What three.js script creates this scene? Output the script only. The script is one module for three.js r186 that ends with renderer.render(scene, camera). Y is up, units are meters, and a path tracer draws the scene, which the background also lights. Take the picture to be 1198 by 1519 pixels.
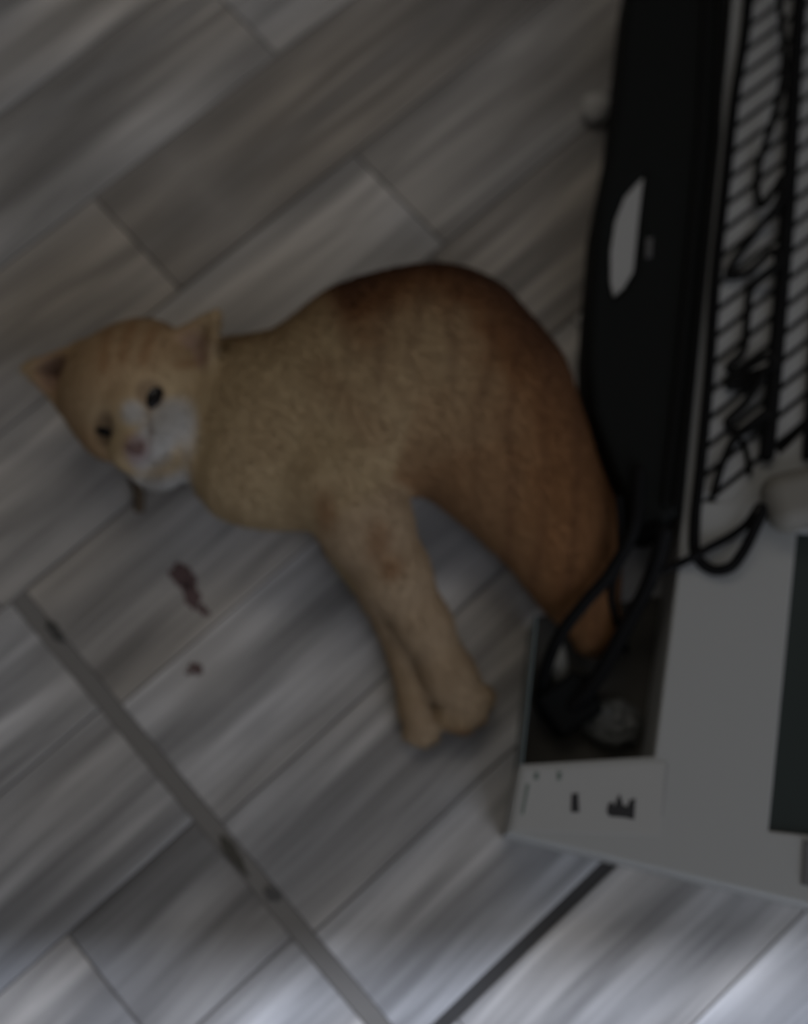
import * as THREE from 'three';
import { MarchingCubes } from 'three/addons/objects/MarchingCubes.js';
import { RoundedBoxGeometry } from 'three/addons/geometries/RoundedBoxGeometry.js';
import { RectAreaLightUniformsLib } from 'three/addons/lights/RectAreaLightUniformsLib.js';
import * as BGU from 'three/addons/utils/BufferGeometryUtils.js';

// ---------------------------------------------------------------- camera, light, exposure
const W = 1198, H = 1519, FOV = 40, TILT = 16 * Math.PI / 180, DIST = 0.939;
const scene = new THREE.Scene();
const camera = new THREE.PerspectiveCamera(FOV, W / H, 0.02, 30);
camera.position.set(0, DIST * Math.cos(TILT), DIST * Math.sin(TILT));
camera.up.set(0, 0, -1);
camera.lookAt(0, 0, 0);
camera.focus = 0.66; camera.userData.fStop = 3.0;

const renderer = new THREE.WebGLRenderer({ antialias: true });
renderer.toneMapping = THREE.LinearToneMapping;
renderer.toneMappingExposure = 1.5;
renderer.shadowMap.enabled = true;
RectAreaLightUniformsLib.init();

scene.background = new THREE.Color(0.05, 0.055, 0.065);            // dull daylight outside

const sun = new THREE.DirectionalLight(0xdfe8ff, 1.2);              // weak sun through the door behind the photographer
sun.position.set(0.45, 3.0, 1.15 + 3.0 / 2.45 - 0.86); sun.target.position.set(0, 0, 0.29);
{ const d = new THREE.Vector3(-0.08, 1, 0.457); sun.position.copy(sun.target.position).addScaledVector(d, 3); }
sun.castShadow = true; sun.shadow.mapSize.set(2048, 2048); sun.shadow.radius = 2.2;
Object.assign(sun.shadow.camera, { left: -1.5, right: 1.5, top: 1.5, bottom: -1.5, near: 0.1, far: 8 });
scene.add(sun, sun.target);

function areaLight(color, intensity, w, h, pos, look) {
  const l = new THREE.RectAreaLight(color, intensity, w, h);
  l.position.set(...pos); l.lookAt(...look); scene.add(l); return l;
}
areaLight(0xe9eeff, 0.92, 0.9, 2.0, [0.78, 1.04, 1.135], [0.70, 0.9, 0]);        // open door, cool
areaLight(0xfff5ea, 1.12, 1.6, 0.7, [-0.1, 1.98, -1.235], [-0.1, 1.98, 0]);           // window at the far end, warmer

// ---------------------------------------------------------------- helpers
const V3 = THREE.Vector3;
const ss = (a, b, x) => { const t = Math.min(1, Math.max(0, (x - a) / (b - a))); return t * t * (3 - 2 * t); };
let seed = 12345;
const rnd = () => { seed = (seed * 1664525 + 1013904223) >>> 0; return seed / 4294967296; };
const fpx = H / 2 / Math.tan(FOV * Math.PI / 360);
const fw = camera.position.clone().negate().normalize(), rt = new V3(1, 0, 0), upv = new V3().crossVectors(rt, fw);
// the plan of the place was measured off the photograph: point of height h (cm) in metres
function P(px, py, h = 0) {
  const d = fw.clone().addScaledVector(rt, (px - W / 2) / fpx).addScaledVector(upv, -(py - H / 2) / fpx);
  return camera.position.clone().addScaledVector(d, (h / 100 - camera.position.y) / d.y);
}
const names = {};
function numbered(n) { names[n] = (names[n] ?? -1) + 1; return names[n] ? `${n}_${String(names[n]).padStart(3, '0')}` : n; }
function thing(name, label, category, group) {
  const o = new THREE.Group(); o.name = numbered(name); o.userData = { label, category }; if (group) o.userData.group = group;
  scene.add(o); return o;
}
function mesh(name, geo, mat, parent) {
  const m = new THREE.Mesh(geo, mat); m.name = parent ? name : numbered(name); m.castShadow = m.receiveShadow = true;
  (parent || scene).add(m); return m;
}
function tag(m, label, category, group) { m.userData = { ...m.userData, label, category }; if (group) m.userData.group = group; return m; }
function std(r, g, b, rough = 0.7, extra = {}) { const m = new THREE.MeshStandardMaterial({ roughness: rough, ...extra }); m.color.setRGB(r, g, b); return m; }
const hash = (x, y) => { let n = (x * 374761393 + y * 668265263) | 0; n = Math.imul(n ^ (n >>> 13), 1274126177); return ((n ^ (n >>> 16)) >>> 0) / 4294967295; };
function vnoise(x, y, per = 1 << 20) {
  const xi = Math.floor(x), yi = Math.floor(y), fx = x - xi, fy = y - yi, s = t => t * t * (3 - 2 * t);
  const w = v => ((v % per) + per) % per;
  const a = hash(w(xi), w(yi)), b = hash(w(xi + 1), w(yi)), c = hash(w(xi), w(yi + 1)), d = hash(w(xi + 1), w(yi + 1));
  const u = s(fx), v = s(fy); return a + (b - a) * u + (c - a) * v + (a - b - c + d) * u * v;
}
// vertical-walled slab from a plan polygon (list of V3), between two heights in cm, with a small bevel
function slab(pts, y0, y1, bevel = 0.1, holes = []) {
  const toPath = (l, S) => { const s = new S(); l.forEach((p, i) => i ? s.lineTo(p.x, -p.z) : s.moveTo(p.x, -p.z)); s.closePath(); return s; };
  const s = toPath(pts, THREE.Shape); for (const h of holes) s.holes.push(toPath(h, THREE.Path));
  const b = bevel / 100, g = new THREE.ExtrudeGeometry(s, { depth: (y1 - y0) / 100 - 2 * b, bevelEnabled: b > 0, bevelThickness: b, bevelSize: b, bevelOffset: -b, bevelSegments: 2 });
  g.translate(0, 0, b); g.rotateX(-Math.PI / 2); g.translate(0, y0 / 100, 0); return g;
}
const poly = (h, ...l) => l.map(([x, y]) => P(x, y, h));
function tube(pts, r, seg = 80, rad = 10) {           // pts [px, py, h cm], rounded ends
  const c = new THREE.CatmullRomCurve3(pts.map(p => P(...p)), false, 'centripetal');
  const g = [new THREE.TubeGeometry(c, seg, r / 100, rad)];
  for (const t of [0, 1]) { const s = new THREE.SphereGeometry(r / 100, rad, 6); const p = c.getPoint(t); s.translate(p.x, p.y, p.z); g.push(s); }
  return BGU.mergeGeometries(g);
}

// ---------------------------------------------------------------- room shell
const wallM = std(0.42, 0.41, 0.39, 0.95);
function box(w, h, d, x, y, z) { const g = new THREE.BoxGeometry(w, h, d); g.translate(x, y, z); return g; }
function structure(name, geo, mat) { const m = mesh(name, geo, mat); m.userData.kind = 'structure'; return m; }
const RX = 1.3, ZN = -1.25, ZS = 1.15, CH = 2.4;
structure('ceiling', box(2 * RX + 0.2, 0.1, ZS - ZN + 0.2, 0, CH + 0.05, (ZS + ZN) / 2), wallM);
structure('wall_left', box(0.1, CH, ZS - ZN, -RX - 0.05, CH / 2, (ZS + ZN) / 2), wallM);
structure('wall_right', box(0.1, CH, ZS - ZN, RX + 0.05, CH / 2, (ZS + ZN) / 2), wallM);
{ // far wall with a window opening, near wall with a door opening
  const t = 0.1, z = ZN - t / 2;
  structure('wall_far', BGU.mergeGeometries([box(2 * RX + .2, 1.6, t, 0, 0.8, z), box(2 * RX + .2, CH - 2.36, t, 0, (CH + 2.36) / 2, z),
    box(RX + .1 - 0.95, 0.76, t, -(RX + .1 + 0.95) / 2, 1.98, z), box(RX + .1 - 0.75, 0.76, t, (RX + .1 + 0.75) / 2, 1.98, z)]), wallM);
  const z2 = ZS + t / 2;
  structure('wall_near', BGU.mergeGeometries([box(2 * RX + .2, CH - 2.1, t, 0, (CH + 2.1) / 2, z2), box(RX + 0.1 - 0.55, 2.1, t, -(RX + 0.1 + 0.55) / 2, 1.05, z2), box(0.1, 2.1, t, RX + .05, 1.05, z2)]), wallM);
}

// ---------------------------------------------------------------- floor: grey wood-look planks
const GA = 42 * Math.PI / 180, eu = new V3(Math.cos(GA), 0, -Math.sin(GA)), ev = new V3(Math.sin(GA), 0, Math.cos(GA));
function grainTexture(k) {
  const w = 1024, h = 256, data = new Uint8Array(w * h * 4), rough = new Uint8Array(w * h * 4);
  for (let j = 0; j < h; j++) for (let i = 0; i < w; i++) {
    const u = i / w, v = j / h, o = k * 37.3;
    const warp = 0.05 * (vnoise(u * 5 + o, v * 3 + o) - 0.5);
    const s1 = vnoise(u * 3 + o, (v + warp) * 9 + o), s2 = vnoise(u * 6 + 11 + o, (v + warp) * 26 + o), s3 = vnoise(u * 14 + o, (v + warp) * 80 + 5 + o);
    const bl = vnoise(u * 6 + 3 + o, v * 3 + 9 + o), fine = hash(i + k * 999, j);
    let t = 0.68 + 0.17 * (s1 - 0.5) + 0.17 * (s2 - 0.5) + 0.10 * (s3 - 0.5) + 0.14 * (bl - 0.5) + 0.03 * (fine - 0.5);
    if (s2 > 0.72) t += 0.25 * (s2 - 0.72); if (s1 < 0.25) t -= 0.2 * (0.25 - s1);
    const q = (j * w + i) * 4, warm = vnoise(u * 3 + 20 + o, v * 4 + o) - 0.5;
    data[q] = 255 * Math.min(1, t * (1 + 0.04 * warm)); data[q + 1] = 255 * Math.min(1, t * 0.985); data[q + 2] = 255 * Math.min(1, t * (0.955 - 0.06 * warm)); data[q + 3] = 255;
    const r = 150 + 50 * (s2 - 0.5); rough[q] = rough[q + 1] = rough[q + 2] = r; rough[q + 3] = 255;
  }
  const mk = (d, srgb) => { const x = new THREE.DataTexture(d, w, h); x.wrapS = x.wrapT = THREE.MirroredRepeatWrapping; x.magFilter = THREE.LinearFilter; x.minFilter = THREE.LinearMipmapLinearFilter; x.generateMipmaps = true; if (srgb) x.colorSpace = THREE.SRGBColorSpace; x.needsUpdate = true; return x; };
  return { map: mk(data, true), roughnessMap: mk(rough, false) };
}
const grains = [0, 1, 2, 3].map(grainTexture);
const plankMats = new Map();
function plankMat(tone, k, tint) {
  const key = `${tone.toFixed(2)}_${k}_${tint}`;
  if (!plankMats.has(key)) {
    const c = [[1, 1, 1], [1.03, 0.99, 0.94], [0.97, 1, 1.05]][tint];
    const m = new THREE.MeshStandardMaterial({ ...grains[k], roughness: 0.9, metalness: 0 }); m.color.setRGB(tone * c[0], tone * c[1], tone * c[2]); plankMats.set(key, m);
  }
  return plankMats.get(key);
}
const floor = new THREE.Group(); floor.name = 'floor'; floor.userData = { kind: 'structure' }; scene.add(floor);
mesh('grout_bed', box(2 * RX + .2, 0.06, ZS - ZN + 0.2, 0, -0.0318, (ZS + ZN) / 2), std(0.2, 0.19, 0.18, 0.95), floor);
function clipHalf(pts, nx, nz, c) {
  const out = []; for (let i = 0; i < pts.length; i++) {
    const a = pts[i], b = pts[(i + 1) % pts.length], da = nx * a.x + nz * a.z - c, db = nx * b.x + nz * b.z - c;
    if (da <= 0) out.push(a); if ((da < 0) !== (db < 0)) out.push(a.clone().lerp(b, da / (da - db)));
  } return out;
}
function plank(u0, u1, v0, v1, tone, tint = 0) {         // cm in the plank directions
  const g = 0.06, q = (u, v) => eu.clone().multiplyScalar(u / 100).addScaledVector(ev, v / 100);
  let pts = [q(u0 + g, v0 + g), q(u0 + g, v1 - g), q(u1 - g, v1 - g), q(u1 - g, v0 + g)];
  for (const c of [[1, 0, RX], [-1, 0, RX], [0, 1, ZS], [0, -1, -ZN]]) { pts = clipHalf(pts, ...c); if (pts.length < 3) return; }
  let area = 0; pts.forEach((a, i) => { const b = pts[(i + 1) % pts.length]; area += a.x * b.z - b.x * a.z; });
  if (Math.abs(area) < 0.002) return;
  const geo = slab(pts, -0.9, (rnd() - 0.5) * 0.012, 0.08);
  const p = geo.attributes.position, uv = geo.attributes.uv, ou = rnd() * 4, ov = rnd() * 4;
  for (let i = 0; i < p.count; i++) { const x = p.getX(i), z = p.getZ(i); uv.setXY(i, (x * eu.x + z * eu.z) / 0.55 + ou, (x * ev.x + z * ev.z) / 0.2 + ov); }
  mesh('plank', geo, plankMat(tone, Math.floor(rnd() * 4), tint), floor);
}
{
  // rows across (cm), joints along, tone of each piece between the joints, with some light and shade in it
  const rows = [
    [-42, -32.2, [-60, -25, 16.5, 56], [0.85, 1.0, 0.8]],  // upper rows: dimness of the far end put into the tones
    [-32.2, -22.4, [-41, -0.8, 39, 79], [0.82, 0.68, 0.74], 1],
    [-22.4, -12.7, [-64, -24, 15.3, 55], [0.95, 1.02, 0.8], 0],
    [-12.7, -2.6, [-62, -23.25, -22.15, 14, 57], [1.0, null, 0.82, [0.66, 1]]],  // last piece: shading beside the black case put into its tone
    [-2.6, 7.4, [-62, -23.25, -22.15, 18, 58], [1.0, null, 1.05, 0.95]],
    [7.4, 16.3, [-62, -23.25, -22.15, 18, 58], [1.0, null, 0.98, 1.0]],
    [16.3, 25.1, [-62, -23.25, -22.15, 18, 58], [1.0, null, 1.06, 1.0], 2],
    [25.85, 35.6, [-45, -19, 32, 54], [1.0, 1.15, 0.95], 2],  // raised bluish tone carries part of the sunlit patch
    [35.6, 45.4, [-60, -19, 20, 60], [1.0, 1.25, 1.0], 2],  // sunlit brightness put into this tone as well
  ];
  // left of the cross joint the rows are shifted a little
  const left = [[-12.7, -3.3, [-33.4 - 30, -23.25], [1.02]], [-3.3, 6.2, [-63, -23.25], [0.98], 2], [6.2, 15.6, [-73, -33.4, -23.25], [0.64, 0.58]], [15.6, 25.1, [-73, -33.4, -23.25], [0.95, 0.98]]];  // near piece of the third row toned down against the sun on it
  const done = (r, i) => r[3][i];
  for (const [v0, v1, js, ts, tint = 0] of rows) {
    for (let i = 0; i < ts.length; i++) if (ts[i] !== null && ts[i] !== undefined && !(v0 > -13 && v0 < 25 && js[i + 1] <= -23)) { const q = [ts[i]].flat(); plank(js[i], js[i + 1], v0, v1, q[0], q[1] ?? tint); }
    for (let e = js[js.length - 1]; e < 190; e += 40) plank(e, e + 40, v0, v1, 0.85 + 0.2 * rnd());
    const lo = (v0 > -13 && v0 < 25) ? null : js[0];
    if (lo !== null) for (let e = lo; e > -190; e -= 40) plank(e - 40, e, v0, v1, 0.85 + 0.2 * rnd());
  }
  for (const [v0, v1, js, ts, tint = 0] of left) {
    for (let i = 0; i < ts.length; i++) plank(js[i], js[i + 1], v0, v1, ts[i], tint);
    for (let e = js[0]; e > -190; e -= 40) plank(e - 40, e, v0, v1, 0.85 + 0.2 * rnd());
  }
  for (let v = -42; v > -190; v -= 9.9) { const o = -180 + 40 * rnd(); for (let e = o; e < 190; e += 40) plank(e, e + 40, v - 9.9, v, 0.85 + 0.2 * rnd()); }
  for (let v = 45.4; v < 190; v += 9.9) { const o = -180 + 40 * rnd(); for (let e = o; e < 190; e += 40) plank(e, e + 40, v, v + 9.9, 0.85 + 0.2 * rnd()); }
  // dark joint between the tiles, lower right
  const q = (u, v) => eu.clone().multiplyScalar(u / 100).addScaledVector(ev, v / 100);
  mesh('grout_line', slab([q(-60, 25.1), q(-60, 25.85), q(60, 25.85), q(60, 25.1)], -0.5, -0.12, 0), std(0.07, 0.068, 0.065, 0.95), floor);
  mesh('grout_line', slab([q(-23.25, -12.7), q(-23.25, 25.1), q(-22.15, 25.1), q(-22.15, -12.7)], -0.5, -0.08, 0), std(0.23, 0.22, 0.2, 0.95), floor);
}

// ---------------------------------------------------------------- marks and litter on the floor
function blot(name, label, category, spots, mat) {      // spots [px, py, radius px along, across, angle]: a thin dried film, one outline per drop
  const gs = spots.map(([x, y, a, b, ang], k) => {
    const c = P(x, y), n = 22, pts = [];
    for (let i = 0; i < n; i++) { const t = i / n * Math.PI * 2, j = 0.75 + 0.5 * hash(i + k * 31, Math.round(x)); const lx = a * Math.cos(t) * j, lz = b * Math.sin(t) * j;
      pts.push(new V3(c.x + (lx * Math.cos(ang) - lz * Math.sin(ang)) * 0.00045, 0, c.z + (lx * Math.sin(ang) + lz * Math.cos(ang)) * 0.00045)); }
    return slab(pts, 0.004, 0.035, 0.01);
  });
  return tag(mesh(name, BGU.mergeGeometries(gs), mat), label, category);
}
blot('red_smear', 'larger dark red smear on the grey plank below the kitten\'s chest', 'smear', [[270, 855, 23, 15, 0.6], [283, 882, 22, 12, 1.2], [301, 905, 12, 6, 0.7]], std(0.115, 0.07, 0.068, 0.6));
blot('red_smear', 'small round reddish spot on the pale plank, below the larger smear', 'smear', [[290, 992, 11, 8, 0.5], [280, 998, 5, 4, 0]], std(0.13, 0.085, 0.08, 0.6));
blot('dirt_speck', 'long dark strip of dirt in the joint between planks, upper of two', 'dirt', [[81, 936, 20, 8, 0.9]], std(0.08, 0.078, 0.07, 0.9));
blot('dirt_speck', 'longest dark strip of dirt in the joint, beside the dark plank', 'dirt', [[345, 1266, 33, 8, 0.9]], std(0.08, 0.075, 0.06, 0.9));
blot('dirt_speck', 'small dark dirt spot at the joint, lowest of the specks', 'dirt', [[404, 1327, 13, 8, 0.6]], std(0.1, 0.097, 0.09, 0.9));
{ // curled bit of dry leaf by the chin
  const c = new THREE.CatmullRomCurve3([P(196, 708, 0.5), P(203, 722, 0.9), P(206, 738, 0.7), P(206, 758, 0.3)]);
  const g = new THREE.TubeGeometry(c, 20, 0.0034, 8); const p = g.attributes.position;
  for (let i = 0; i < p.count; i++) p.setY(i, Math.max(0.0003, p.getY(i) * 0.8 - 0.001));
  tag(mesh('leaf_bit', g, std(0.10, 0.07, 0.04, 0.85)), 'thin dark brown curled scrap on the floor under the kitten\'s chin', 'scrap');
}
function crumple(name, label, category, px, py, sx, sy, h, mat, sd) {
  const g = BGU.mergeVertices((() => { const q = new THREE.IcosahedronGeometry(1, 12); q.deleteAttribute('normal'); q.deleteAttribute('uv'); return q; })()); const p = g.attributes.position;
  for (let i = 0; i < p.count; i++) {
    const x = p.getX(i), y = p.getY(i), z = p.getZ(i);
    const r = 0.78 + 0.5 * Math.abs(vnoise(x * 2.2 + sd, z * 2.2 + y * 1.7 + sd) - 0.5) + 0.25 * vnoise(x * 5 + sd, z * 5 - y * 4);
    p.setXYZ(i, x * r * sx / 100, Math.max(-0.75, y * r) * h / 200, z * r * sy / 100);
  }
  g.computeVertexNormals(); g.computeBoundingBox(); const c = P(px, py, h * 0.4); g.translate(c.x, -g.boundingBox.min.y + 0.0004, c.z);
  return tag(mesh(name, g, mat), label, category);
}
crumple('paper_ball', 'small pale crumpled paper on the floor beside the black case', 'paper', 884, 160, 1.0, 1.15, 1.6, std(0.55, 0.54, 0.5, 0.9), 3.1);

// ---------------------------------------------------------------- white appliance with slatted vent and open bay
const HU = 5.5;
const whiteM = std(0.37, 0.375, 0.355, 0.55), slatM = std(0.37, 0.375, 0.36, 0.55), darkM = std(0.018, 0.022, 0.02, 0.6), greenM = std(0.02, 0.03, 0.027, 0.35), teal = std(0.10, 0.13, 0.13, 0.3);
{
  const t = thing('white_appliance', 'white boxy appliance with slatted vent, dark window and open bay, right of the kitten', 'appliance');
  const vent = poly(HU, [1106, -35], [1027, 744], [1085, 744], [1330, 505], [1330, -40]);
  const win = poly(HU, [1182, 788], [1140, 1232], [1330, 1254], [1330, 800]);
  mesh('housing', slab(poly(HU, [1092, -60], [1003, 862], [970, 1122], [771, 1134], [752, 1236], [1198, 1341], [1350, 1377], [1350, -60]), 0, HU, 0.15, [vent, win]), whiteM, t);
  mesh('vent_backing', slab(vent, 0.3, 3.6, 0), std(0.05, 0.052, 0.048, 0.8), t);
  mesh('dark_window', slab(win, 0.3, HU - 0.5, 0), greenM, t);
  mesh('bay_rail', slab(poly(HU, [793, 912], [771, 1133], [776, 1133], [798, 913]), 0, HU, 0.1), teal, t);
  mesh('bay_shade_sheet', slab(poly(0.04, [793, 915], [1003, 880], [985, 1128], [768, 1136]), 0.005, 0.06, 0), std(0.07, 0.066, 0.056, 0.9), t);  // dark sheet added for the shade inside the open bay
  const port = mesh('port_panel', slab(poly(HU, [777, 1141], [760, 1232], [978, 1240], [987, 1130], [970, 1130]), HU - 0.1, HU + 0.06, 0.04), std(0.39, 0.39, 0.365, 0.55), t);
  const ink = std(0.02, 0.02, 0.02, 0.7), faint = std(0.13, 0.17, 0.14, 0.7);
  const mark = (l, m) => mesh('printed_mark', slab(poly(HU, ...l), HU + 0.055, HU + 0.085, 0), m, port);
  mark([[847, 1178], [857, 1176], [859, 1205], [846, 1205]], ink);
  mark([[899, 1204], [902, 1192], [908, 1189], [911, 1196], [915, 1183], [919, 1178], [924, 1195], [930, 1196], [933, 1187], [942, 1184], [940, 1216], [926, 1213], [903, 1211]], ink);
  mark([[826, 1144], [833, 1146], [831, 1158], [825, 1157]], faint); mark([[792, 1146], [799, 1146], [798, 1157], [791, 1156]], faint);
  mark([[780, 1163], [785, 1163], [776, 1208], [772, 1208]], faint);
  mesh('seam_strip', slab(poly(HU, [988, 1133], [991, 1133], [983, 1212], [980, 1212]), HU - 0.1, HU + 0.03, 0), std(0.3, 0.3, 0.29, 0.6), t);
  mesh('side_latch', slab(poly(HU, [1191, 1246], [1240, 1250], [1240, 1322], [1188, 1312]), HU - 0.1, HU + 0.2, 0.05), std(0.12, 0.12, 0.115, 0.6), t);
  // slats run up to the right, clipped to the vent
  const a = P(1020, 600, HU), b = P(1140, 505, HU), d = b.clone().sub(a).normalize(), n = new V3(-d.z, 0, d.x);
  const origin = P(1154, 520, HU), pitch = 1.32, wS = 0.98;
  const louvre = new THREE.Group(); louvre.name = 'slatted_vent'; t.add(louvre);
  for (let k = -30; k < 30; k++) {
    const c = origin.clone().addScaledVector(n, k * pitch / 100); let lo = -1, hi = 1;
    for (let i = 0; i < vent.length; i++) {
      const p = vent[i], q = vent[(i + 1) % vent.length], ex = q.x - p.x, ez = q.z - p.z;
      const den = ex * d.z - ez * d.x, num = ex * (c.z - p.z) - ez * (c.x - p.x);   // inside is one sign
      const s = Math.sign(ex * (origin.z - p.z) - ez * (origin.x - p.x)), at = -num / den;
      if (den * s > 0) lo = Math.max(lo, at); else hi = Math.min(hi, at);
    }
    if (hi - lo < 0.01) continue;
    const L = hi - lo + 0.004, g = new RoundedBoxGeometry(L, 0.0014, wS / 100, 1, 0.0005); g.rotateY(Math.atan2(-d.z, d.x)); const m = c.clone().addScaledVector(d, (lo + hi) / 2); g.translate(m.x, 0.0535, m.z);
    mesh('slat', g, slatM, louvre);
  }
}

// ---------------------------------------------------------------- black case
{
  const hB = 6.5, shell = new THREE.MeshPhysicalMaterial({ color: 0x131513, roughness: 0.8, specularIntensity: 0.35 }), rim = new THREE.MeshPhysicalMaterial({ color: 0x070807, roughness: 0.6, specularIntensity: 0.3 });
  const t = thing('black_case', 'long matt black case with a pale-filled lens-shaped grip hole, standing between kitten and slatted vent', 'case');
  const grip = poly(hB, [955, 260], [947, 330], [940, 400], [926, 424], [911, 438], [906, 415], [906, 370], [913, 325], [927, 290], [943, 272]);
  mesh('shell', slab(poly(hB, [936, -60], [910, 180], [886, 300], [876, 430], [872, 490], [872, 545], [880, 610], [911, 690], [940, 750], [954, 775], [985, 775], [1008, 760], [1085, -60]), 0, hB, 0.5, [grip]), shell, t);
  mesh('grip_hole_fill', slab(grip, 1, hB - 0.25, 0.05), std(0.36, 0.36, 0.34, 0.6), t);  // pale plate stands in for the bright view through the hole
  for (const o of [0, 30]) mesh('rib', slab(poly(hB + .3, [1046 + o * 0.7, -60], [1034 + o * .8, 200], [1001 + o * .7, 560], [980 + o * .6, 750], [990 + o * .6, 750], [1012 + o * .7, 560], [1046 + o * .8, 200], [1058 + o * .7, -60]), hB - 0.1, hB + 0.35, 0.15), rim, t);
  mesh('catch', slab(poly(hB, [958, 354], [968, 352], [966, 382], [957, 384]), hB - 0.1, hB + 0.1, 0.04), std(0.06, 0.06, 0.06, 0.5), t);
}

// ---------------------------------------------------------------- cables, plugs and scraps
const soft = (r, g, b) => { const m = new THREE.MeshPhysicalMaterial({ roughness: 0.75, specularIntensity: 0.3 }); m.color.setRGB(r, g, b); return m; };
const blackM = soft(0.006, 0.006, 0.006), cordM = soft(0.007, 0.0068, 0.006);
{
  const y = HU + 0.34;
  tag(mesh('cable', tube([[1112, -50, y], [1106, 40, y], [1090, 140, y], [1076, 270, y], [1062, 400, y], [1051, 560, y], [1038, 700, y], [1030, 780, y], [1033, 825, y], [1055, 845, y], [1082, 842, y + .3], [1102, 818, y + .5], [1120, 782, y + .8], [1133, 752, y + 1.1]], 0.36, 140), blackM),
    'long black cable along the vent\'s left edge, curling up to the beige plug', 'cable');
  tag(mesh('cable', tube([[985, 846, HU + .2], [1003, 838, y - .05], [1024, 828, y + .35], [1052, 812, y + .3], [1085, 794, y], [1108, 776, y + .3], [1124, 752, y + 0.9]], 0.27, 70), blackM),
    'short thinner black cable crossing the bend of the long cable below the vent', 'cable');
  tag(mesh('cable', tube([[1190, -50, y + .15], [1178, 120, y + .15], [1169, 300, y + .15], [1158, 440, y + .15], [1148, 560, y + .15], [1137, 674, y + .15]], 0.5, 80, 12), blackM),
    'thick straight black cable with a rounded end lying across the vent slats', 'cable');
  tag(mesh('cable', tube([[1240, -50, y], [1226, 250, y], [1210, 480, y], [1197, 676, y]], 0.34, 60), blackM), 'black cable end at the right edge of the picture over the vent', 'cable');
  const c = y - 0.05;
  const pts = [[1150, -40], [1160, 40], [1162, 110], [1144, 185], [1124, 250], [1128, 305], [1152, 276], [1160, 262], [1155, 300], [1120, 345], [1086, 392], [1080, 410], [1108, 404], [1148, 372], [1152, 392], [1114, 428], [1108, 470], [1101, 520], [1080, 546], [1096, 550], [1142, 528], [1150, 540], [1112, 556], [1077, 572], [1098, 574], [1132, 554], [1104, 598], [1078, 628], [1092, 640], [1136, 612], [1128, 628], [1092, 648], [1072, 684], [1058, 732]];
  tag(mesh('tangled_cord', tube(pts.map(([a, b], i) => [a, b, c + (i % 3) * 0.1 + 1.1 * ss(1122, 1136, a)]), 0.25, 420, 7), cordM), 'thin black cord tangled in zigzags between the long and the thick cable', 'cord');
  tag(mesh('tangled_cord', tube([[1092, 648, c + .3], [1104, 660, c], [1112, 702, c]], 0.18, 24, 7), cordM), 'short loose black cord end hanging from the tangle on the vent', 'cord');
  // beige plug adapter
  const pl = thing('plug_adapter', 'beige rounded plug adapter at the end of the curled black cable', 'plug');
  const g = new RoundedBoxGeometry(0.05, 0.026, 0.037, 5, 0.012); g.rotateY(0.25); const q = P(1192, 738, HU + 1.5); g.translate(q.x, HU / 100 + 0.0135, q.z);
  mesh('adapter_body', g, std(0.2, 0.19, 0.16, 0.7), pl);
  mesh('strain_relief', tube([[1128, 760, y + .9], [1140, 744, y + 1.1], [1152, 742, y + 1.1]], 0.42, 12), std(0.10, 0.095, 0.085, 0.6), pl);
}

// ---------------------------------------------------------------- kitten: one continuous body from a distance field
const cm = v => v.clone().multiplyScalar(100);
const K = (x, y, h) => cm(P(x, y, h));
const SQ = 1.32;                                          // lying body: broader than it is thick
const body = [                                            // centre px, height, radius cm
  [326, 592, 4.4, 3.7], [400, 634, 4.9, 6.1], [478, 632, 5.0, 6.1], [568, 572, 5.3, 6.8], [645, 552, 5.3, 6.7], [708, 606, 5.0, 6.0], [764, 690, 4.0, 4.7], [818, 772, 3.2, 3.7], [850, 850, 2.3, 2.5], [884, 936, 1.5, 1.6]
].map(([x, y, h, r]) => ({ c: K(x, y, h), r }));
const legs = [
  [[495, 705, 6.4, 3.5], [540, 772, 5.6, 2.75], [582, 848, 4.6, 2.1], [628, 925, 3.4, 1.5], [666, 1003, 2.2, 1.45], [684, 1034, 1.8, 1.45]],
  [[525, 800, 3.0, 2.0], [565, 880, 2.0, 1.3], [599, 970, 1.4, 0.95], [616, 1050, 1.2, 0.95], [623, 1072, 1.1, 1.0]]
].map(l => l.map(([x, y, h, r]) => ({ c: K(x, y, h), r })));
const toes = [[664, 1062, 1.6, 0.85], [684, 1066, 1.8, 0.9], [702, 1054, 1.9, 0.9], [712, 1034, 1.9, 0.85], [612, 1086, 0.9, 0.6], [625, 1091, 1.0, 0.65], [638, 1085, 1.0, 0.6]].map(([x, y, h, r]) => ({ c: K(x, y, h), r }));
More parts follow.
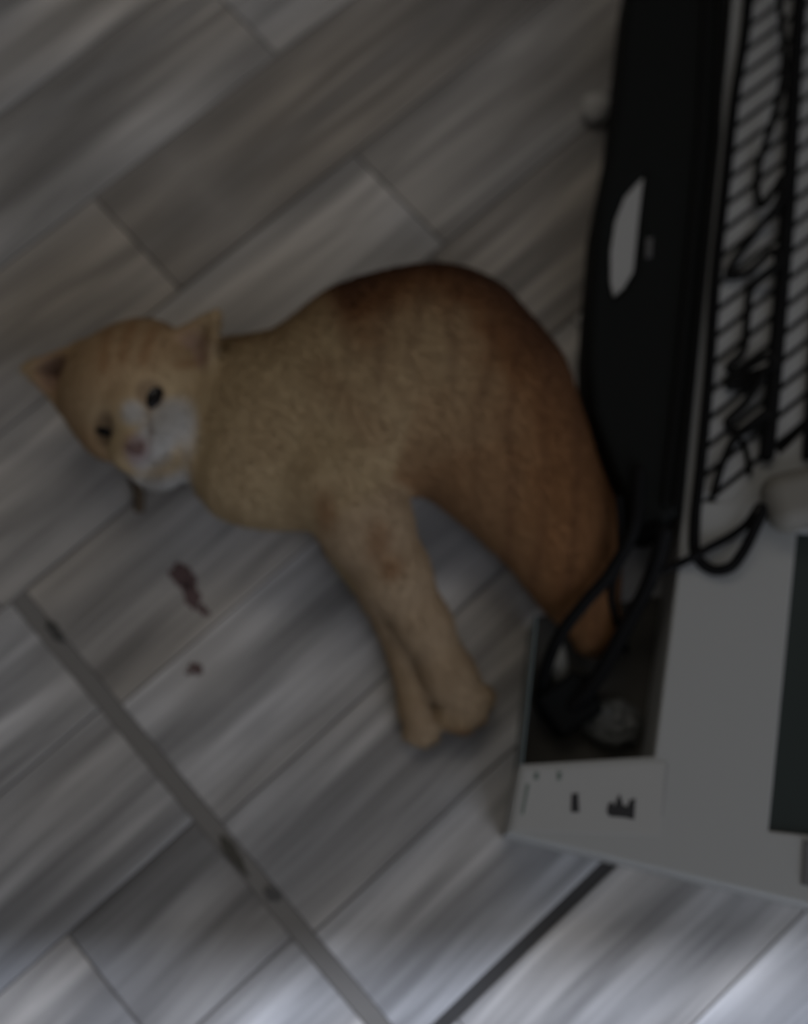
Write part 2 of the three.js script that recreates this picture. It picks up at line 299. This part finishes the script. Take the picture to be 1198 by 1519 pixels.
// head frame: right along the eyes, down to the chin, out of the face
const HC = K(190, 578, 5.9);
const er0 = new V3(0.8, 0, -0.6), ed0 = new V3(0.6, 0, 0.8);
const ho = new V3(0, 0.9, 0).addScaledVector(er0, -0.34).addScaledVector(ed0, 0.32).normalize();
const hr = er0.clone().addScaledVector(ho, -er0.dot(ho)).normalize(), hd = new V3().crossVectors(hr, ho).normalize(); if (hd.dot(ed0) < 0) hd.negate();
const HL = (r, d, o) => HC.clone().addScaledVector(hr, r).addScaledVector(hd, d).addScaledVector(ho, o);
const EYE2 = K(222, 581, 9.3), EYE1 = K(153, 631, 8.2);
const headBalls = [
  [HL(0, -0.1, -1.0), 3.9], [HL(-1.5, -0.5, -0.2), 3.0], [HL(1.7, -0.5, -0.2), 3.1], [HL(-2.0, 1.5, 0.2), 2.3], [HL(2.3, 1.6, 0.1), 2.6],
  [HL(0, -0.9, 1.0), 2.8], [K(192, 668, 7.4), 1.25], [K(236, 664, 7.4), 1.6], [K(262, 640, 6.6), 2.0], [K(226, 690, 6.0), 1.4], [K(243, 682, 5.8), 1.5]
];
const bridge = [K(190, 600, 8.2), K(203, 655, 8.2)];
const ears = [
  { a: K(240, 506, 8.0), b: K(306, 594, 7.6), t: K(321, 464, 9.2), m: K(284, 538, 6.6) },
  { a: K(122, 512, 7.0), b: K(94, 606, 5.0), t: K(36, 545, 6.0), m: K(98, 552, 4.6) }
];
const smin = (a, b, k) => { const h = Math.max(k - Math.abs(a - b), 0) / k; return Math.min(a, b) - h * h * k * 0.25; };
const capsule = (px, py, pz, A, B, sq) => {
  const ax = A.c.x, ay = A.c.y * sq, az = A.c.z, bx = B.c.x - ax, by = B.c.y * sq - ay, bz = B.c.z - az, x = px - ax, y = py * sq - ay, z = pz - az;
  const t = Math.min(1, Math.max(0, (x * bx + y * by + z * bz) / (bx * bx + by * by + bz * bz)));
  return (Math.hypot(x - bx * t, y - by * t, z - bz * t) - (A.r + (B.r - A.r) * t)) / (sq > 1 ? 1.12 : 1);
};
const _t = [0, 1, 2, 3, 4, 5].map(() => new V3());
const tri = new THREE.Triangle(), q3 = new V3(), pp = new V3();
function triDist(p, a, b, c) { tri.set(a, b, c); tri.closestPointToPoint(p, q3); return q3.distanceTo(p); }
function field(x, y, z) {
  let d = 1e3;
  for (let i = 0; i + 1 < body.length; i++) d = smin(d, capsule(x, y, z, body[i], body[i + 1], i < 6 ? SQ : 1.15), 1.6);
  let hdist = 1e3; const hx = x - HC.x, hy = y - HC.y, hz = z - HC.z;
  if (hx * hx + hy * hy + hz * hz < 140) {
    for (const [c, r] of headBalls) hdist = smin(hdist, Math.hypot(x - c.x, y - c.y, z - c.z) - r, 1.1);
    hdist = smin(hdist, capsule(x, y, z, { c: bridge[0], r: 1.35 }, { c: bridge[1], r: 0.95 }, 1), 0.7);
    pp.set(x, y, z);
    for (const e of ears) { const t = Math.min(triDist(pp, e.a, e.m, e.t), triDist(pp, e.m, e.b, e.t)); hdist = smin(hdist, t - 0.26, 0.7); }
    d = smin(d, hdist, 0.9);
  }
  for (const l of legs) for (let i = 0; i + 1 < l.length; i++) { const q = capsule(x, y, z, l[i], l[i + 1], 1); d = smin(d, q, l === legs[0] ? 0.9 : 0.5); }
  for (const t of toes) d = smin(d, Math.hypot(x - t.c.x, y - t.c.y, z - t.c.z) - t.r, 0.35);
  return Math.max(d, 0.05 - y);
}
const RES = 190, HALF = 0.216, CX = -0.058, CZ = -0.024, CY = HALF - 0.012;
const mc = new MarchingCubes(RES, new THREE.MeshBasicMaterial(), false, false, 320000);
mc.isolation = 0;
for (let k = 0; k < RES; k++) for (let j = 0; j < RES; j++) for (let i = 0; i < RES; i++) {
  const y = (CY + (j - RES / 2) / (RES / 2) * HALF) * 100, id = i + j * RES + k * RES * RES;
  if (y > 13) { mc.field[id] = -5; continue; }
  mc.field[id] = -field((CX + (i - RES / 2) / (RES / 2) * HALF) * 100, y, (CZ + (k - RES / 2) / (RES / 2) * HALF) * 100);
}
mc.update();
const nV = mc.count;
let catGeo = new THREE.BufferGeometry();
catGeo.setAttribute('position', new THREE.BufferAttribute(mc.positionArray.slice(0, nV * 3), 3));
catGeo.scale(HALF, HALF, HALF); catGeo.translate(CX, CY, CZ);
catGeo = BGU.mergeVertices(catGeo, 2e-5); catGeo.computeVertexNormals();
if (catGeo.attributes.normal.getY(0) === undefined) throw new Error('no kitten');

// coat colours (linear albedo) plus chin shading, placed on the animal itself
const C = (r, g, b) => new THREE.Color().setRGB(r, g, b);
const cream = C(0.50, 0.375, 0.21), tan = C(0.47, 0.345, 0.22), ginger = C(0.27, 0.128, 0.047), rust = C(0.12, 0.048, 0.018), white = C(0.50, 0.49, 0.46), pink = C(0.30, 0.185, 0.165), dusk = C(0.13, 0.075, 0.045);
const spine = [[300, 480], [400, 470], [480, 465], [530, 415], [600, 392], [680, 400], [760, 450], [820, 540], [868, 640], [895, 740], [900, 850]].map(([x, y]) => K(x, y, 5));
const flat = (p, a, b) => { const bx = b.x - a.x, bz = b.z - a.z, x = p.x - a.x, z = p.z - a.z, t = Math.min(1, Math.max(0, (x * bx + z * bz) / (bx * bx + bz * bz))); return [Math.hypot(x - bx * t, z - bz * t), t]; };
const spots = (list) => list.map(([x, y, h, r]) => [K(x, y, h), r]);
const legBands = spots([[478, 752, 8, 1.0], [483, 768, 8, 0.9], [562, 790, 8, 1.1], [556, 812, 8, 1.0], [583, 838, 7, 1.0], [575, 852, 6, .8]]);
const browStripes = [[[160, 490], [158, 555]], [[195, 478], [186, 540]], [[228, 488], [214, 540]], [[262, 540], [300, 525]]].map(l => l.map(([x, y]) => K(x, y, 9)));
const whites = spots([[258, 640, 7, 1.9], [244, 688, 5, 1.5], [226, 694, 5, 1.1], [237, 703, 3.8, 1.3], [256, 688, 4, 1.2], [199, 615, 9, 1.1], [214, 688, 7, 1.0], [238, 655, 7.5, 1.5]]);
const chinBalls = [[K(262, 640, 6.6), 1.7], [K(228, 692, 5.6), 1.4], [K(243, 682, 5.6), 1.6]];
const tear = [K(220, 600, 9), K(224, 640, 9), K(226, 680, 8)];
const chinShade = [K(222, 690, 7.5), K(240, 694, 7.5), K(258, 680, 7.5)];  // shading under the muzzle, painted into the coat as a dusky curve
const col = new THREE.Color();
function coat(p, n) {                                     // p in cm
  let best = 1e9, along = 0; spine.forEach((a, i) => { if (i + 1 < spine.length) { const [d, t] = flat(p, a, spine[i + 1]); if (d < best) { best = d; along = i + t; } } });
  const hl0 = K(478, 430, 8), hl1 = K(560, 740, 8), hn = new V3(hl1.z - hl0.z, 0, hl0.x - hl1.x).normalize(); const side = (p.x - hl0.x) * hn.x + (p.z - hl0.z) * hn.z;
  let leg = 0; for (const l of legs) for (let i = 1; i + 1 < l.length; i++) leg = Math.max(leg, 1 - ss(0.1, 0.9, capsule(p.x, p.y, p.z, l[i], l[i + 1], 1)));
  const hind = ss(-0.6, 1.6, side) * (1 - leg);
  const wob = vnoise(p.x * 0.9 + 40, p.z * 0.9 + 40) - 0.5;
  col.copy(cream);
  const back = hind * (1 - ss(1.5, 7.5, best + wob * 1.8));
  col.lerp(ginger, 0.25 * (1 - ss(0, 5, best)) * (1 - hind) + 0.18 * hind + 0.2 * wob);
  col.lerp(ginger, Math.min(1, back * 1.25)); col.lerp(rust, hind * (1 - ss(0.8, 4.6, best + wob)) * 0.9);
  const rear = ss(6.2, 8.6, along) * (1 - leg) * hind; col.lerp(ginger, rear * 0.75);
  // tabby bars down the flank
  const bar = Math.sin(p.x * 3.0 + 0.25 * p.z + 2.5 * vnoise(p.x * 0.4 + 9, p.z * 0.3 + 9));
  col.lerp(rust, hind * ss(0.25, 0.9, bar) * 0.33 * (1 - ss(6, 10, best)));
  // fold between shoulder and haunch
  const [fd] = flat(p, K(478, 560, 9), K(540, 640, 9)); col.lerp(ginger, 0.3 * (1 - ss(0.1, 1.6, fd + wob)));
  col.lerp(tan, leg * 0.8);
  for (const [c, r] of legBands) col.lerp(ginger, 0.5 * (1 - ss(r * 0.2, r * 1.2, Math.hypot(p.x - c.x, p.z - c.z))));
  const hx = p.distanceTo(HC);
  if (hx < 8.5) {
    const lr = p.clone().sub(HC), R = lr.dot(hr), D = lr.dot(hd), k = 1 - ss(5.6, 7.5, hx);
    col.lerp(ginger, k * 0.42 * (1 - ss(-1.2, 2.2, D)));
    col.lerp(ginger, k * 0.55 * (1 - ss(-3.4, -1.6, R)) * ss(-1, 1.5, D));
    for (const [a, b] of browStripes) col.lerp(ginger, k * 0.5 * (1 - ss(0.12, 0.5, flat(p, a, b)[0])));
    if (p.y > 2.2) for (const [c, r] of whites) col.lerp(white, 0.85 * (1 - ss(r * 0.35, r, Math.hypot(p.x - c.x, p.z - c.z))));
    for (const [c, r] of chinBalls) col.lerp(white, 0.8 * (1 - ss(r + 0.25, r + 1.1, p.distanceTo(c))));
    for (let i = 0; i < 2; i++) { col.lerp(dusk, 0.4 * k * (1 - ss(0.06, 0.3, flat(p, tear[i], tear[i + 1])[0]))); col.lerp(dusk, 0.35 * k * (1 - ss(0.06, 0.28, flat(p, chinShade[i], chinShade[i + 1])[0]))); }
    const nd = Math.hypot(p.x - K(200, 664, 9).x, p.z - K(200, 664, 9).z); col.lerp(pink, 0.7 * (1 - ss(0.4, 1.2, nd)));
    for (const e of ears) { const di = Math.min(triDist(p, e.a, e.m, e.t), triDist(p, e.m, e.b, e.t)); const c = e.a.clone().add(e.b).add(e.t).add(e.m).multiplyScalar(.25); if (di < 0.6) col.lerp(pink, 0.5 * (1 - ss(0.6, 2.0, p.distanceTo(c)))); }
    for (const [e, r] of [[EYE1, 0.95], [EYE2, 1.15]]) col.lerp(dusk, 0.55 * (1 - ss(r * 0.55, r, Math.hypot(p.x - e.x, p.z - e.z))));
  }
  return col;
}
{
  const p = catGeo.attributes.position, nn = catGeo.attributes.normal, cs = new Float32Array(p.count * 3), v = new V3(), n = new V3();
  for (let i = 0; i < p.count; i++) { v.fromBufferAttribute(p, i).multiplyScalar(100); n.fromBufferAttribute(nn, i); const c = coat(v, n); cs[i * 3] = c.r; cs[i * 3 + 1] = c.g; cs[i * 3 + 2] = c.b; }
  catGeo.setAttribute('color', new THREE.BufferAttribute(cs, 3));
}
const kitten = thing('kitten', 'cream and ginger tabby kitten with white muzzle lying on its side on the floor', 'kitten');
const furM = new THREE.MeshPhysicalMaterial({ vertexColors: true, roughness: 0.95, sheen: 0.25, sheenRoughness: 0.6 }); furM.sheenColor.setRGB(0.4, 0.33, 0.25);
mesh('body', catGeo, furM, kitten);
const surf = (e, out = 0) => {                            // walk down onto the skin below a measured point
  let y = 13; while (y > 1 && field(e.x, y, e.z) > 0) y -= 0.03; return new V3(e.x, y + out, e.z).multiplyScalar(0.01);
};
const eyeM = new THREE.MeshPhysicalMaterial({ roughness: 0.35, specularIntensity: 0.4 }); eyeM.color.setRGB(0.008, 0.006, 0.005);
const pupM = std(0.004, 0.004, 0.004, 0.2);
for (const [e, a, b, ang] of [[EYE1, 0.72, 0.38, 0.15], [EYE2, 1.05, 0.66, -1.05]]) {
  const c = surf(e, -0.18), mk = (s, lift) => { const g = new THREE.SphereGeometry(1, 24, 16); g.scale(a * s / 100, 0.36 * s / 100, b * s / 100); g.rotateY(-ang); g.translate(c.x, c.y + lift / 100, c.z); return g; };
  const eye = mesh('eye', mk(1, 0), eyeM, kitten); mesh('pupil', mk(0.6, 0.16), pupM, eye);
}
{ // nose: small rounded triangle
  const c = surf(K(203, 664, 9), -0.12), s = new THREE.Shape(); s.moveTo(-0.5, 0.28); s.quadraticCurveTo(0, 0.5, 0.5, 0.28); s.quadraticCurveTo(0.3, -0.3, 0, -0.4); s.quadraticCurveTo(-0.3, -0.3, -0.5, 0.28);
  const g = new THREE.ExtrudeGeometry(s, { depth: 0.12, bevelEnabled: true, bevelSize: 0.12, bevelThickness: 0.12, bevelSegments: 3 }); g.scale(0.01, 0.01, 0.01); g.rotateX(-Math.PI / 2); g.rotateY(0.55); g.translate(c.x, c.y, c.z);
  mesh('nose', g, std(0.17, 0.105, 0.095, 0.6), kitten);
}
{ // coat: short strands over the whole body
  const p = catGeo.attributes.position, nn = catGeo.attributes.normal, id = catGeo.index.array, areas = []; let tot = 0;
  const a = new V3(), b = new V3(), c = new V3(), n = new V3(), f = new V3(), v = new V3();
  for (let i = 0; i < id.length; i += 3) { a.fromBufferAttribute(p, id[i]); b.fromBufferAttribute(p, id[i + 1]); c.fromBufferAttribute(p, id[i + 2]); tot += b.sub(a).cross(c.sub(a)).length() / 2; areas.push(tot); }
  const strand = new THREE.ConeGeometry(0.00017, 1, 3, 1, true); strand.translate(0, 0.5, 0);
  const N = 200000, im = new THREE.InstancedMesh(strand, std(1, 1, 1, 0.95), N), M = new THREE.Matrix4(), Q = new THREE.Quaternion(), S = new V3(), Y = new V3(0, 1, 0); let k = 0;
  for (let t = 0; t < N; t++) {
    const r = rnd() * tot; let lo = 0, hi = areas.length - 1; while (lo < hi) { const m = (lo + hi) >> 1; if (areas[m] < r) lo = m + 1; else hi = m; }
    let u = rnd(), w = rnd(); if (u + w > 1) { u = 1 - u; w = 1 - w; }
    const [i0, i1, i2] = [id[lo * 3], id[lo * 3 + 1], id[lo * 3 + 2]];
    a.fromBufferAttribute(p, i0); b.fromBufferAttribute(p, i1); c.fromBufferAttribute(p, i2);
    v.copy(a).addScaledVector(b.clone().sub(a), u).addScaledVector(c.clone().sub(a), w);
    n.fromBufferAttribute(nn, i0);
    if (v.y < 0.002) continue;
    const cv = v.clone().multiplyScalar(100), face = cv.distanceTo(HC) < 6.5;
    if (Math.min(Math.hypot(cv.x - EYE1.x, cv.z - EYE1.z), Math.hypot(cv.x - EYE2.x, cv.z - EYE2.z)) < 1.1 && cv.y > 5) continue;
    if (face) f.copy(cv).sub(HL(0, 1.5, 2)).normalize(); else if (cv.z > K(560, 780, 4).z && cv.x < K(740, 900, 3).x) f.set(0.5, 0, 0.85); else f.set(0.55, 0, 0.55 + 0.3 * ss(0, 8, cv.x));
    f.addScaledVector(n, -f.dot(n)).normalize().addScaledVector(n, 0.22 + 0.25 * rnd()).add(q3.set(rnd() - .5, rnd() - .5, rnd() - .5).multiplyScalar(0.2)).normalize();
    const L = (face ? 0.003 : 0.0055) * (0.6 + 0.8 * rnd());
    Q.setFromUnitVectors(Y, f); S.set(1, L, 1); M.compose(v.addScaledVector(n, -0.0004), Q, S);
    const cc = coat(cv, n).clone().multiplyScalar(0.95 + 0.1 * rnd());
    im.setMatrixAt(k, M); im.setColorAt(k, cc); k++;
  }
  im.count = k; im.name = 'fur'; im.userData.kind = 'stuff'; im.castShadow = im.receiveShadow = true; kitten.add(im);
}

// ---------------------------------------------------------------- things in the dark bay below the case
tag(mesh('cable', tube([[948, 700, 6.95], [940, 782, 6.7], [905, 850, 5.6], [868, 893, 5.0], [832, 940, 3.9], [812, 985, 2.2], [804, 1030, 0.9], [812, 1062, 0.5]], 0.42, 80), blackM), 'black cable looping across the kitten\'s hind end into the bay', 'cable');
tag(mesh('cable', tube([[985, 790, 6.9], [975, 830, 5.8], [955, 880, 4.4], [925, 935, 3.6], [898, 985, 2.8], [868, 1030, 2.2], [848, 1048, 1.8]], 0.52, 60), blackM), 'black cable running straight into the dark adapter in the bay', 'cable');
tag(mesh('cable', tube([[918, 740, 6.8], [921, 790, 6.3], [918, 835, 5.2], [908, 872, 4.2], [908, 896, 3.6], [918, 930, 2.6], [928, 965, 0.6]], 0.22, 40), blackM), 'thin black cable hooking over the kitten\'s tail', 'cable');
{
  const t = thing('dark_adapter', 'dark plug adapter lying in the open bay between the cables', 'adapter');
  const g = new RoundedBoxGeometry(0.034, 0.02, 0.031, 4, 0.005); g.rotateY(0.6); const q = P(843, 1046, 1.2); g.translate(q.x, 0.0105, q.z); mesh('adapter_body', g, soft(0.007, 0.008, 0.008), t);
  const c = new THREE.CylinderGeometry(0.004, 0.006, 0.016, 16); c.rotateZ(Math.PI / 2); c.rotateY(0.9); const q2 = P(868, 1022, 1.2); c.translate(q2.x, 0.011, q2.z); mesh('strain_relief', c, soft(0.008, 0.008, 0.008), t);
}
crumple('paper_scrap', 'narrow pale paper scrap in the bay beside the looping cable', 'paper', 829, 985, 0.55, 1.5, 1.0, std(0.3, 0.3, 0.27, 0.9), 7.7);
crumple('plastic_bag', 'crumpled grey plastic wrapping at the front of the bay', 'wrapping', 905, 1072, 1.9, 1.5, 1.7, std(0.09, 0.094, 0.088, 0.5), 1.4);

renderer.render(scene, camera);
